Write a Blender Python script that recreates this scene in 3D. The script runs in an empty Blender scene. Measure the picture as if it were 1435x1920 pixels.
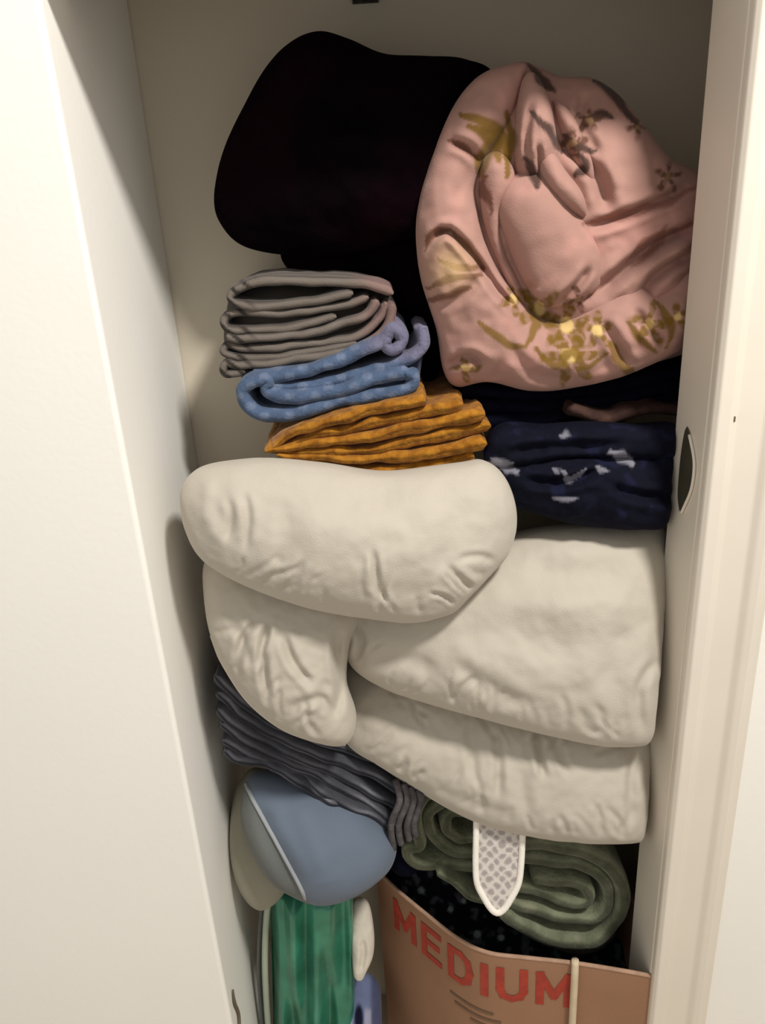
import bpy, bmesh, math, random
import numpy as np
from mathutils import Vector, Matrix, noise as mn
C = bpy.context.scene.collection
sc = bpy.context.scene
W_, H_, F_ = 1435.0, 1920.0, 1450.0
CAM = np.array([0.0, 0.0, 1.6])
PITCH, ROLL = math.radians(21.7), math.radians(3.45)
# ---------------------------------------------------------------- camera
fw = np.array([0, math.cos(PITCH), -math.sin(PITCH)])
rt0 = np.array([1.0, 0, 0]); up0 = np.cross(rt0, fw)
rt = math.cos(ROLL) * rt0 - math.sin(ROLL) * up0
up = math.cos(ROLL) * up0 + math.sin(ROLL) * rt0
cd = bpy.data.cameras.new('camera'); cam = bpy.data.objects.new('camera', cd); C.objects.link(cam)
cd.sensor_width = 36; cd.sensor_fit = 'AUTO'; cd.lens = F_ / H_ * 36; cd.clip_start = 0.01
cam.matrix_world = Matrix(((rt[0], up[0], -fw[0], CAM[0]), (rt[1], up[1], -fw[1], CAM[1]), (rt[2], up[2], -fw[2], CAM[2]), (0, 0, 0, 1)))
sc.camera = cam
def ray(px, py):
    return rt * ((px - W_ / 2) / F_) - up * ((py - H_ / 2) / F_) + fw
def at(px, py, Y):
    r = ray(px, py); return CAM + r * (Y / r[1])
def atz(px, py, Z):
    r = ray(px, py); return CAM + r * ((Z - CAM[2]) / r[2])
def atx(px, py, X):
    r = ray(px, py); return CAM + r * ((X - CAM[0]) / r[0])
def proj(P):
    d = np.asarray(P) - CAM
    z = d @ fw
    return np.stack([W_ / 2 + F_ * (d @ rt) / z, H_ / 2 - F_ * (d @ up) / z], -1)
# ---------------------------------------------------------------- materials
def lin(c):
    return tuple(((v / 255) / 12.92 if v / 255 <= 0.04045 else ((v / 255 + 0.055) / 1.055) ** 2.4) for v in c) + (1,)
def mat(name, col, rough=0.8, bump=0.2, scale=400, var=0.08, vscale=12, sheen=0.0, attr=None, metal=0.0, col2=None, wave=None, bdist=0.002):
    m = bpy.data.materials.new(name); m.use_nodes = True
    nt = m.node_tree; N, L = nt.nodes, nt.links
    b = N['Principled BSDF']
    b.inputs['Roughness'].default_value = rough; b.inputs['Metallic'].default_value = metal
    b.inputs['Sheen Weight'].default_value = sheen
    if rough > 0.7: b.inputs['Specular IOR Level'].default_value = 0.12 if max(col) > 60 else 0.03
    tc = N.new('ShaderNodeTexCoord')
    n1 = N.new('ShaderNodeTexNoise'); n1.inputs['Scale'].default_value = vscale; n1.inputs['Detail'].default_value = 4
    L.new(tc.outputs['Object'], n1.inputs['Vector'])
    mx = N.new('ShaderNodeMix'); mx.data_type = 'RGBA'; mx.blend_type = 'MIX'
    c = lin(col)
    d = lin(col2) if col2 else tuple(v * (1 - var * 2) for v in c[:3]) + (1,)
    rp = N.new('ShaderNodeValToRGB'); rp.color_ramp.elements[0].position = 0.35; rp.color_ramp.elements[1].position = 0.65
    L.new(n1.outputs['Fac'], rp.inputs['Fac']); L.new(rp.outputs['Color'], mx.inputs['Factor'])
    mx.inputs['A'].default_value = d; mx.inputs['B'].default_value = c
    out = mx.outputs['Result']
    if attr:
        a = N.new('ShaderNodeAttribute'); a.attribute_name = attr
        m2 = N.new('ShaderNodeMix'); m2.data_type = 'RGBA'; m2.blend_type = 'MULTIPLY'; m2.inputs['Factor'].default_value = 1
        L.new(out, m2.inputs['A']); L.new(a.outputs['Color'], m2.inputs['B']); out = m2.outputs['Result']
    L.new(out, b.inputs['Base Color'])
    if bump > 0:
        n2 = N.new('ShaderNodeTexNoise'); n2.inputs['Scale'].default_value = scale; n2.inputs['Detail'].default_value = 3
        L.new(tc.outputs['Object'], n2.inputs['Vector'])
        bp = N.new('ShaderNodeBump'); bp.inputs['Strength'].default_value = bump; bp.inputs['Distance'].default_value = bdist
        L.new(n2.outputs['Fac'], bp.inputs['Height']); L.new(bp.outputs['Normal'], b.inputs['Normal'])
    return m
M = {
 'wall': mat('wall_paint', (243, 240, 232), 0.7, 0.12, 120, 0.01, 3),
 'backwall': mat('shaded_wall_paint', (206, 196, 178), 0.75, 0.12, 120, 0.01, 3),  # darker than the other walls: closet shade put into the paint colour
 'trim': mat('trim_paint', (226, 217, 202), 0.45, 0.08, 60, 0.02, 6),
 'floor': mat('floor_wood', (205, 190, 170), 0.6, 0.1, 50, 0.1, 8),
 'cream': mat('cream_cotton', (186, 178, 164), 0.85, 0.25, 500, 0.015, 14, 0.15),
 'creampipe': mat('cream_piping', (206, 198, 184), 0.85, 0.2, 500, 0.03, 14, 0.1),
 'black': mat('black_plum_fleece', (17, 4, 9), 1.0, 0.4, 300, 0.3, 9, 0.0, col2=(5, 3, 5)),
 'pink': mat('pink_floral_cotton', (255, 255, 255), 0.85, 0.2, 500, 0.02, 14, 0.1, attr='print'),
 'stripe': mat('taupe_striped_cotton', (255, 255, 255), 0.9, 0.35, 350, 0.05, 20, 0.1, attr='print'),
 'blue': mat('blue_terry', (255, 255, 255), 0.9, 0.6, 220, 0.12, 60, 0.1, attr='print', bdist=0.003),
 'yellow': mat('mustard_knit', (160, 108, 32), 0.9, 0.7, 160, 0.1, 70, 0.1, col2=(122, 74, 16), attr='print', bdist=0.004),
 'navy': mat('navy_cotton', (15, 16, 30), 0.9, 0.4, 260, 0.2, 30, 0.0),
 'navyp': mat('navy_printed_cotton', (255, 255, 255), 0.85, 0.4, 260, 0.1, 30, 0.0, attr='print'),
 'brown': mat('brown_red_fleece', (74, 54, 46), 0.9, 0.5, 240, 0.1, 50, 0.0, col2=(52, 34, 32)),
 'char': mat('charcoal_striped_knit', (255, 255, 255), 0.95, 0.7, 170, 0.06, 90, 0.0, attr='print', bdist=0.002),
 'fringe': mat('grey_fringe', (96, 92, 94), 0.95, 0.6, 220, 0.2, 80, 0.0),
 'slate': mat('slate_blue_cotton', (104, 115, 130), 0.75, 0.25, 500, 0.04, 10, 0.1),
 'slateside': mat('grey_gusset', (104, 107, 104), 0.8, 0.25, 500, 0.05, 10, 0.1),
 'pipe': mat('grey_piping', (158, 162, 165), 0.8, 0.2, 500, 0.05, 10, 0.1),
 'olivegrey': mat('olive_grey_cotton', (150, 146, 130), 0.85, 0.25, 400, 0.05, 10, 0.1),
 'green': mat('green_satin', (62, 140, 112), 0.28, 0.15, 200, 0.1, 12, 0.0, col2=(34, 98, 76)),
 'greenhem': mat('pale_green_hem', (168, 178, 160), 0.7, 0.2, 300, 0.05, 10, 0.0),
 'white': mat('white_cotton', (206, 198, 182), 0.85, 0.3, 300, 0.05, 30, 0.1),
 'lav': mat('blue_lavender_cotton', (255, 255, 255), 0.85, 0.3, 300, 0.08, 30, 0.1, attr='print'),
 'sage': mat('sage_fleece', (116, 118, 97), 0.95, 0.7, 200, 0.08, 40, 0.1, col2=(94, 98, 78), attr='print', bdist=0.003),
 'lace': mat('grey_lace', (255, 255, 255), 0.85, 0.4, 300, 0.03, 60, 0.0, attr='print'),
 'lacehem': mat('white_lace_border', (238, 232, 220), 0.85, 0.4, 300, 0.03, 60, 0.0),
 'card': mat('cardboard', (158, 120, 94), 0.85, 0.15, 180, 0.05, 7),
 'cardedge': mat('cardboard_edge', (180, 146, 122), 0.85, 0.3, 300, 0.1, 60),
 'red': mat('red_ink', (172, 56, 36), 0.7, 0.1, 100, 0.12, 60),
 'ink': mat('grey_ink', (112, 84, 62), 0.7, 0.1, 100, 0.05, 60),
 'steel': mat('strike_steel', (120, 116, 98), 0.4, 0.1, 100, 0.1, 30, metal=0.7),
 'dark': mat('dark_metal', (26, 24, 22), 0.5, 0.1, 100, 0.1, 30),
 'scratch': mat('scratch_brown', (110, 98, 84), 0.8, 0.3, 300, 0.1, 30),
 'string': mat('pale_string', (214, 196, 166), 0.8, 0.3, 300, 0.06, 30),
 'speckle': mat('black_printed_cotton', (255, 255, 255), 0.9, 0.4, 260, 0.1, 30, 0.0, attr='print'),
}
# ---------------------------------------------------------------- object helpers
def mesh_obj(name, V, F, m, parent=None, cols=None, smooth=True):
    me = bpy.data.meshes.new(name)
    V = np.asarray(V, float)
    org = np.zeros(3)
    if parent is None:
        org = np.array([(V[:, 0].min() + V[:, 0].max()) / 2, (V[:, 1].min() + V[:, 1].max()) / 2, V[:, 2].min()])
    else:
        q = parent
        while q is not None: org = org + np.array(q.location); q = q.parent
    me.from_pydata((V - org).tolist(), [], F); me.update()
    if smooth: me.polygons.foreach_set('use_smooth', [True] * len(me.polygons))
    if cols is not None:
        ca = me.color_attributes.new('print', 'FLOAT_COLOR', 'POINT')
        c4 = np.ones((len(V), 4)); c4[:, :3] = cols
        ca.data.foreach_set('color', c4.ravel())
    me.materials.append(m)
    o = bpy.data.objects.new(name, me); C.objects.link(o)
    if parent is not None: o.parent = parent
    else: o.location = org
    return o
def tag(o, label=None, cat=None, group=None, kind=None):
    if label: o['label'] = label
    if cat: o['category'] = cat
    if group: o['group'] = group
    if kind: o['kind'] = kind
    return o
def thing(name, loc, label, cat, group=None):
    o = bpy.data.objects.new(name, None); C.objects.link(o); o.location = tuple(loc); o.empty_display_size = 0.05
    return tag(o, label, cat, group)
def catmull(P, n, closed=False):
    P = np.asarray(P, float); k = len(P); out = []
    segs = k if closed else k - 1
    for i in range(segs):
        if closed: a, b, c, d = P[(i - 1) % k], P[i], P[(i + 1) % k], P[(i + 2) % k]
        else: a, b, c, d = P[max(i - 1, 0)], P[i], P[i + 1], P[min(i + 2, k - 1)]
        for t in np.linspace(0, 1, 12, endpoint=False):
            out.append(0.5 * (2 * b + (c - a) * t + (2 * a - 5 * b + 4 * c - d) * t * t + (3 * b - a - 3 * c + d) * t ** 3))
    if closed: out.append(out[0])
    else: out.append(P[-1])
    out = np.array(out)
    s = np.r_[0, np.cumsum(np.linalg.norm(np.diff(out, axis=0), axis=1))]
    q = np.linspace(0, s[-1], n, endpoint=not closed)
    return np.stack([np.interp(q, s, out[:, j]) for j in range(out.shape[1])], -1)
def dist_poly(P, line):
    line = np.asarray(line, float); best = np.full(len(P), 1e9); tt = np.zeros(len(P))
    L = np.r_[0, np.cumsum(np.linalg.norm(np.diff(line, axis=0), axis=1))]
    for i in range(len(line) - 1):
        a, b = line[i], line[i + 1]; ab = b - a; l2 = ab @ ab
        t = np.clip(((P - a) @ ab) / l2, 0, 1)
        d = np.linalg.norm(P - (a + t[:, None] * ab), axis=1)
        w = d < best; best[w] = d[w]; tt[w] = (L[i] + t[w] * math.sqrt(l2)) / L[-1]
    return best, tt
def fnoise(V, scale, seed, octv=3, squash=(1, 1, 1)):
    out = np.empty(len(V)); s = seed * 17.3
    for i, p in enumerate(V):
        out[i] = mn.fractal(Vector((p[0] * scale * squash[0] + s, p[1] * scale * squash[1] - s, p[2] * scale * squash[2] + 2 * s)), 1.0, 2.0, octv)
    return out
def plane_of(px, py, Y, k):
    P0 = at(px, py, Y); tc = CAM - P0; tc /= np.linalg.norm(tc)
    n = tc * (1 - k) + np.array([0, -1.0, 0]) * k; n /= np.linalg.norm(n)
    u = np.cross(np.array([0, 0, 1.0]), n); u /= np.linalg.norm(u); u = u if u[0] > 0 else -u
    v = np.cross(n, u); v = v if v[2] > 0 else -v
    return P0, n, u, v
def to_plane(pts, P0, n, u, v):
    r = []
    for (x, y) in pts:
        d = ray(x, y); t = ((P0 - CAM) @ n) / (d @ n); P = CAM + d * t - P0
        r.append((P @ u, P @ v))
    return np.array(r)
SURF = {}
def inside_poly(Q, poly):
    x, y = Q[:, 0], Q[:, 1]; r = np.zeros(len(Q), bool); n = len(poly)
    for i in range(n):
        x0, y0 = poly[i]; x1, y1 = poly[(i + 1) % n]
        c = (y0 > y) != (y1 > y)
        if c.any():
            with np.errstate(divide='ignore', invalid='ignore'):
                r ^= c & (x < (x1 - x0) * (y - y0) / (y1 - y0 + 1e-15) + x0)
    return r
def pad(name, outline, Y, m, parent=None, k=0.35, front=0.08, back=0.08, spine=None, N=220, R=0, ef=0.8, eb=0.8,
        wr=0.004, wscale=14, wr2=0.0, wsc2=45, seed=1, creases=(), colfn=None, squash=(1, 1, 1), sp=None, split=None, key=None, tilt=0.0):
    """a stuffed cloth body: seam outline on a plane at depth Y, inflated like a cushion towards and away from the viewer side"""
    outline = np.asarray(outline, float); cx, cy = outline.mean(0)
    P0, n, u, v = plane_of(cx, cy, Y, k)
    rim = catmull(to_plane(outline, P0, n, u, v), 600, True)
    per = np.linalg.norm(rim - np.roll(rim, 1, 0), axis=1).sum()
    lo, hi = rim.min(0), rim.max(0); ext = (hi - lo)
    h0 = sp if sp else max(0.0028, min(0.0055, math.sqrt(ext[0] * ext[1] / 9000)))
    nb = max(60, int(per / h0)); rim = catmull(to_plane(outline, P0, n, u, v), nb, True)
    if ((rim[:, 0] * np.roll(rim[:, 1], -1) - rim[:, 1] * np.roll(rim[:, 0], -1)).sum()) < 0: rim = rim[::-1].copy()
    tg = np.roll(rim, -1, 0) - np.roll(rim, 1, 0); tg /= np.linalg.norm(tg, axis=1)[:, None] + 1e-12
    nin = np.stack([-tg[:, 1], tg[:, 0]], -1)
    # solve the inflation on a fine grid
    g = max(ext) / 130
    gx = np.arange(lo[0] - 2 * g, hi[0] + 2.5 * g, g); gy = np.arange(lo[1] - 2 * g, hi[1] + 2.5 * g, g)
    GX, GY = np.meshgrid(gx, gy, indexing='ij'); Q = np.stack([GX.ravel(), GY.ravel()], -1)
    ins = inside_poly(Q, rim).reshape(GX.shape)
    phi = np.zeros(GX.shape)
    for lv in (8, 4, 2, 1):
        mm = ins[::lv, ::lv]; f = phi[::lv, ::lv].copy(); it = 700 if lv == 8 else 260
        for _ in range(it):
            q = np.zeros_like(f); q[1:-1, 1:-1] = (f[:-2, 1:-1] + f[2:, 1:-1] + f[1:-1, :-2] + f[1:-1, 2:] + (g * lv) ** 2) / 4
            f = q * mm
        if lv > 1:
            xi = np.clip(np.arange(GX.shape[0]) / lv, 0, f.shape[0] - 1); yi = np.clip(np.arange(GX.shape[1]) / lv, 0, f.shape[1] - 1)
            x0 = np.minimum(xi.astype(int), f.shape[0] - 2); y0 = np.minimum(yi.astype(int), f.shape[1] - 2); fx = (xi - x0)[:, None]; fy = (yi - y0)[None]
            phi = (f[np.ix_(x0, y0)] * (1 - fx) * (1 - fy) + f[np.ix_(x0 + 1, y0)] * fx * (1 - fy) + f[np.ix_(x0, y0 + 1)] * (1 - fx) * fy + f[np.ix_(x0 + 1, y0 + 1)] * fx * fy) * ins
        else: phi = f
    def samp(q):
        xi = (q[:, 0] - gx[0]) / g; yi = (q[:, 1] - gy[0]) / g
        x0 = np.clip(xi.astype(int), 0, len(gx) - 2); y0 = np.clip(yi.astype(int), 0, len(gy) - 2); fx = xi - x0; fy = yi - y0
        return phi[x0, y0] * (1 - fx) * (1 - fy) + phi[x0 + 1, y0] * fx * (1 - fy) + phi[x0, y0 + 1] * (1 - fx) * fy + phi[x0 + 1, y0 + 1] * fx * fy
    pts, ph = [rim], [np.zeros(nb)]
    DR = max(1.6 * g, h0)
    base = samp(rim + nin * DR)
    for fr in (0.03, 0.12, 0.28, 0.5, 0.75, 1.0):
        q = rim + nin * DR * fr
        w = base > 0
        if fr > 0.2:
            dd = np.array([np.min(np.hypot(rim[:, 0] - a[0], rim[:, 1] - a[1])) for a in q]); w &= dd > DR * fr * 0.8
        st_ = 1 if fr < 0.6 else 1
        pts.append(q[w][::st_]); ph.append((base * fr)[w][::st_])
    hx = np.arange(lo[0], hi[0], h0); hy = np.arange(lo[1], hi[1], h0 * 0.866)
    HX, HY = np.meshgrid(hx, hy, indexing='ij'); HX = HX + (np.arange(len(hy)) % 2)[None] * h0 / 2
    q = np.stack([HX.ravel(), HY.ravel()], -1); q = q[inside_poly(q, rim)]
    dd = np.empty(len(q))
    for i0 in range(0, len(q), 2000):
        c = q[i0:i0 + 2000]; dd[i0:i0 + 2000] = np.sqrt(((c[:, None] - rim[None]) ** 2).sum(-1).min(1))
    q = q[dd > DR + h0 * 0.45]; pts.append(q); ph.append(samp(q))
    P2 = np.concatenate(pts); PH = np.concatenate(ph)
    from mathutils.geometry import delaunay_2d_cdt
    res = delaunay_2d_cdt([Vector(p) for p in P2.tolist()], [(i, (i + 1) % nb) for i in range(nb)], [], 0, 1e-7)
    vo, fo, orig = res[0], res[2], res[3]
    A = np.array([x[:] for x in vo]); hv = np.array([max((PH[i] for i in o_), default=0.0) if o_ else 0.0 for o_ in orig])
    isr = np.array([any(i < nb for i in o_) for o_ in orig])
    tri = np.array([tuple(f) for f in fo if len(f) == 3])
    tri = tri[inside_poly(A[tri].mean(1), rim)]
    used = np.zeros(len(A), bool); used[tri.ravel()] = True
    mp = -np.ones(len(A), int); mp[used] = np.arange(used.sum()); A = A[used]; hv = hv[used]; isr = isr[used]; tri = mp[tri]
    hv = np.clip(hv / phi.max(), 0, 1)
    hf = hv ** (0.5 * ef); hb = hv ** (0.5 * eb); hf[isr] = 0; hb[isr] = 0
    base3 = P0 + A[:, :1] * u + A[:, 1:] * v
    Vf = base3 + n * (hf * front)[:, None]; Vb = base3 - n * (hb * back)[:, None]
    pp = proj(Vf)
    d = fnoise(Vf, wscale, seed, 3, squash) * wr
    if wr2: d += fnoise(Vf, wsc2, seed + 5, 2, squash) * wr2
    for (line, width, depth) in creases:
        ln = catmull(line, 24) if len(line) > 2 else np.asarray(line, float)
        dd, t = dist_poly(pp, ln); taper = np.clip(np.minimum(t, 1 - t) * 5 + 0.1, 0, 1)
        d -= depth * (np.exp(-(dd / width) ** 2) - 0.35 * np.exp(-((dd - 1.9 * width) / width) ** 2)) * taper
    Vf = Vf + n * (d * np.sqrt(hf))[:, None]
    bi = -np.ones(len(A), int); nf = len(A); bi[~isr] = nf + np.arange((~isr).sum()); bi[isr] = np.where(isr)[0]
    V = np.concatenate([Vf, Vb[~isr]])
    e1 = A[tri[:, 1]] - A[tri[:, 0]]; e2 = A[tri[:, 2]] - A[tri[:, 0]]; cr = e1[:, 0] * e2[:, 1] - e1[:, 1] * e2[:, 0]
    tri[cr < 0] = tri[cr < 0][:, ::-1]
    if np.dot(np.cross(u, v), n) < 0: tri = tri[:, ::-1]
    ft = tri; bt = bi[tri][:, ::-1]
    cols = colfn(proj(V), V) if colfn else None
    if key: SURF[key] = (proj(Vf), Vf, n)
    if split:
        fn, nm, m2 = split
        cen = proj(Vf)[ft].mean(1); w = fn(cen)
        sub = ft[w]; us = np.unique(sub); mp = -np.ones(len(V), int); mp[us] = np.arange(len(us))
        mesh_obj(nm, V[us], [tuple(f) for f in mp[sub].tolist()], m2, parent)
        ft = ft[~w]
    return mesh_obj(name, V, [tuple(f) for f in np.concatenate([ft, bt]).tolist()], m, parent, cols)
def on_surf(key, pts, off=0.0):
    pp, V, n = SURF[key]; out = []
    for p in catmull(pts, 40):
        d = np.hypot(pp[:, 0] - p[0], pp[:, 1] - p[1]); i = np.argsort(d)[:5]; w = 1 / (d[i] + 1.0)
        out.append((V[i] * w[:, None]).sum(0) / w.sum() + n * off)
    out = np.array(out)
    for _ in range(3): out[1:-1] = (out[:-2] + 2 * out[1:-1] + out[2:]) / 4
    return out
def ribbon(name, path, Y, th, depth, m, parent=None, N=160, wr=0.003, wscale=20, seed=1, colfn=None, slope=0.0, thfn=None, k=1.0, sideslope=0.0):
    """cloth sheet of thickness th following a folded or rolled path seen end-on at depth Y, running back by depth"""
    path = np.asarray(path, float); cx, cy = path.mean(0)
    P0, n, u, v = plane_of(cx, cy, Y, k)
    p = catmull(to_plane(path, P0, n, u, v), N)
    t = np.gradient(p, axis=0); t /= np.linalg.norm(t, axis=1)[:, None] + 1e-12
    nn = np.stack([-t[:, 1], t[:, 0]], -1)
    for _ in range(3):
        nn[1:-1] = (nn[:-2] + nn[1:-1] * 2 + nn[2:]) / 4
    h = th / 2
    sec = [(math.sin(a) * h, h * 1.2 * (1 - math.cos(a))) for a in np.linspace(-math.pi / 2, math.pi / 2, 9)]
    nb = 14
    bs = np.linspace(h * 1.2, depth, nb)[1:]
    sec = [(-h, b) for b in bs[::-1]] + sec + [(h, b) for b in bs]
    S = len(sec); V = []
    thv = np.ones(N) if thfn is None else np.array([thfn(i / (N - 1)) for i in range(N)])
    e = np.minimum(np.arange(N), np.arange(N)[::-1]); thv = thv * np.clip(0.35 + 0.3 * e, 0, 1)
    wob = np.array([mn.noise(Vector((i * 0.06, seed * 3.1, 0))) for i in range(N)]) * th * 0.35
    for i in range(N):
        for (a, b) in sec:
            q = p[i] + nn[i] * a * thv[i]
            V.append(P0 + u * (q[0] + sideslope * b) + v * (q[1] + slope * b) + np.array([0, 1.0, 0]) * (b + wob[i]))
    V = np.array(V)
    F = []
    for i in range(N - 1):
        for j in range(S - 1):
            F.append((i * S + j, i * S + j + 1, (i + 1) * S + j + 1, (i + 1) * S + j))
        F.append((i * S + S - 1, i * S, (i + 1) * S, (i + 1) * S + S - 1))
    F.append(tuple(range(S))[::-1]); F.append(tuple((N - 1) * S + j for j in range(S)))
    if wr:
        V[:, 0] += fnoise(V, wscale, seed, 2) * wr; V[:, 2] += fnoise(V, wscale, seed + 3, 2) * wr
    cols = None
    if colfn:
        uu = np.repeat(np.linspace(0, 1, N), S); ww = np.tile(np.array([b for a, b in sec]), N); aa = np.tile(np.array([a / h for a, b in sec]), N)
        cols = colfn(uu, ww, aa, proj(V))
    return mesh_obj(name, V, F, m, parent, cols)
def tube(name, pts, r, m, parent=None, N=80, S=8, taper=None):
    p = catmull(pts, N) if len(pts) > 2 else np.linspace(pts[0], pts[1], N)
    t = np.gradient(p, axis=0); t /= np.linalg.norm(t, axis=1)[:, None]
    ref = np.array([0.3, -1.0, 0.2]); V, F = [], []
    for i in range(N):
        a = np.cross(t[i], ref); a /= np.linalg.norm(a); b = np.cross(t[i], a)
        rr = r * (taper(i / (N - 1)) if taper else 1)
        for j in range(S):
            g = 2 * math.pi * j / S; V.append(p[i] + (a * math.cos(g) + b * math.sin(g)) * rr)
    for i in range(N - 1):
        for j in range(S):
            k = (j + 1) % S; F.append((i * S + j, i * S + k, (i + 1) * S + k, (i + 1) * S + j))
    F.append(tuple(range(S))[::-1]); F.append(tuple((N - 1) * S + j for j in range(S)))
    return mesh_obj(name, V, F, m, parent)
def box(name, lo, hi, m, parent=None, bev=0.0):
    lo, hi = np.array(lo, float), np.array(hi, float)
    V = [(x, y, z) for x in (lo[0], hi[0]) for y in (lo[1], hi[1]) for z in (lo[2], hi[2])]
    F = [(0, 1, 3, 2), (4, 6, 7, 5), (0, 4, 5, 1), (2, 3, 7, 6), (0, 2, 6, 4), (1, 5, 7, 3)]
    o = mesh_obj(name, V, F, m, parent, smooth=False)
    if bev:
        b = o.modifiers.new('bevel', 'BEVEL'); b.width = bev; b.segments = 4
    return o
# ---------------------------------------------------------------- setting
D1, JB = 0.85, 0.925
XL = float(at(150, 400, D1)[0]); D2 = float(atx(300, 400, XL)[1])
XR = float(at(1303, 383, JB)[0]); JF = float(atx(1367, 383, XR)[1]); XC = float(at(1378, 1600, JF - 0.015)[0])
HZ = float(at(85, 0, D1)[2]) + 0.026
st = lambda o: tag(o, kind='structure')
st(box('floor', (-2.0, -1.5, -0.05), (2.0, 1.3, 0.0), M['floor']))
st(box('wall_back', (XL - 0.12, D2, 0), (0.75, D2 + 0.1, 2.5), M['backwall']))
st(box('wall_left', (-1.9, D1, 0), (XL, D2, 2.5), M['wall'], bev=0.006))
st(box('wall_right', (0.55, JB + 0.005, 0), (0.65, D2, 2.5), M['wall']))
st(box('wall_front', (XR + 0.02, JF + 0.012, 0), (1.9, JB + 0.005, 2.5), M['wall']))
st(box('wall_header', (XL, D1, HZ), (XR + 0.02, JB + 0.005, 2.5), M['wall'], bev=0.004))
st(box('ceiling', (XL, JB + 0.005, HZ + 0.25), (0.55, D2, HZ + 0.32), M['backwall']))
# jamb and casing of the right side: stepped moulding profile swept up the wall
def profile_strip(name, prof, z0, z1, m):
    V, F = [], []; n = len(prof)
    for z in (z0, z1): V += [(x, y, z) for x, y in prof]
    for i in range(n):
        j = (i + 1) % n; F.append((i, j, n + j, n + i))
    F.append(tuple(range(n))[::-1]); F.append(tuple(range(n, 2 * n)))
    o = mesh_obj(name, V, F, m, smooth=False)
    b = o.modifiers.new('bevel', 'BEVEL'); b.width = 0.002; b.segments = 3; b.limit_method = 'ANGLE'; b.angle_limit = 0.3
    return o
st(profile_strip('trim_1', [(XR, JF), (XR, JB), (XR + 0.02, JB), (XR + 0.02, JF)], 0, HZ, M['trim']))
CW = (XC - XR) / 0.102
cas = [(XR + 0.001, JF), (XR + 0.001, JF - 0.010), (XR + 0.006, JF - 0.016)] + [(XR + a * CW, JF + b) for a, b in ((0.022, -0.016), (0.030, -0.011), (0.062, -0.013), (0.070, -0.019), (0.080, -0.021), (0.088, -0.014), (0.096, -0.014), (0.102, 0.002), (0.102, 0.012))] + [(XR + 0.02, JF + 0.012), (XR + 0.02, JF)]
st(profile_strip('trim_2', cas, 0, HZ + 0.12, M['trim']))
# strike plate let into the jamb
sp0 = [atx(x, y, XR - 0.0015) for x, y in catmull([(1288, 800), (1297, 830), (1303, 870), (1298, 915), (1284, 950), (1276, 962), (1271, 930), (1274, 880), (1280, 830)], 40, True)]
V = np.array(sp0 + [p + np.array([0.004, 0, 0]) for p in sp0]); n = len(sp0)
F = [tuple(range(n)), tuple(range(n, 2 * n))[::-1]] + [(i, n + i, n + (i + 1) % n, (i + 1) % n) for i in range(n)]
spl = mesh_obj('strike_plate', V, F, M['steel'], smooth=False)
tube('lip', [p + np.array([-0.0005, 0, 0]) for p in sp0[2:22]], 0.0018, M['trim'], spl, 30)
tag(spl, 'small tarnished metal strike plate on the cream door jamb', 'strike plate')
np_ = at(1376, 786, JF - 0.0135)
box('nail_hole', np_ + np.array([-.002, -.0005, -.003]), np_ + np.array([.002, .004, .003]), M['scratch'], bpy.data.objects['trim_2'])
hk = at(690, 2, D2 - 0.004)
h = thing('wall_hook', hk, 'tiny dark hook at the top of the closet back wall', 'hook')
tube('hook_arm', [hk + np.array([-.012, 0, .004]), hk + np.array([-.004, -.018, .0]), hk + np.array([.006, -.02, .003]), hk + np.array([.012, -.012, .014])], 0.005, M['dark'], h, 24)
box('base', hk + np.array([-.02, -.003, -.002]), hk + np.array([.014, .0035, .02]), M['dark'], h)
cb = [atx(x, y, XL + 0.003) for x, y in ((437, 1856), (440, 1880), (448, 1905), (449, 1960), (450, 2060))]
tag(tube('scratch', cb, 0.0028, M['scratch'], None, 50, 8, lambda t: 0.5 + min(t * 4, 0.5)), 'short thin brown scratch on the bright left wall', 'scratch')  # thin tube standing in for a scratch in the wall

# ---------------------------------------------------------------- colour helpers for printed cloth
def L3(c): return np.array(lin(c)[:3])
def paint(cols, w, c): return cols * (1 - w[:, None]) + L3(c)[None] * w[:, None]
def sm(x, a, b): t = np.clip((x - a) / (b - a), 0, 1); return t * t * (3 - 2 * t)
# ---------------------------------------------------------------- black pillow
bp = pad('pillow', [(548, 78), (600, 60), (655, 75), (720, 102), (800, 106), (872, 112), (930, 150), (940, 300), (860, 420), (760, 450), (640, 478), (540, 478), (460, 462), (418, 425), (402, 375), (418, 290), (455, 205), (500, 125)],
         1.07, M['black'], front=0.07, back=0.06, spine=[(520, 330), (650, 260), (780, 250)], wr=0.012, wscale=9, wr2=0.002, seed=2,
         creases=[([(480, 300), (600, 330), (740, 300)], 30, 0.01)])
tag(bp, 'plump black plum pillow leaning against the closet back wall', 'pillow')
# dark throw under it
dt = pad('throw_blanket', [(530, 470), (640, 455), (760, 420), (850, 420), (860, 560), (830, 680), (800, 720), (770, 640), (735, 560), (700, 525), (630, 538), (560, 522)],
         1.10, M['black'], front=0.04, back=0.04, spine=[(620, 500), (770, 500), (815, 620)], wr=0.006, wscale=16, seed=4)
tag(dt, 'crumpled black throw squashed between the black pillow and the striped taupe blanket', 'throw blanket')

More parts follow.
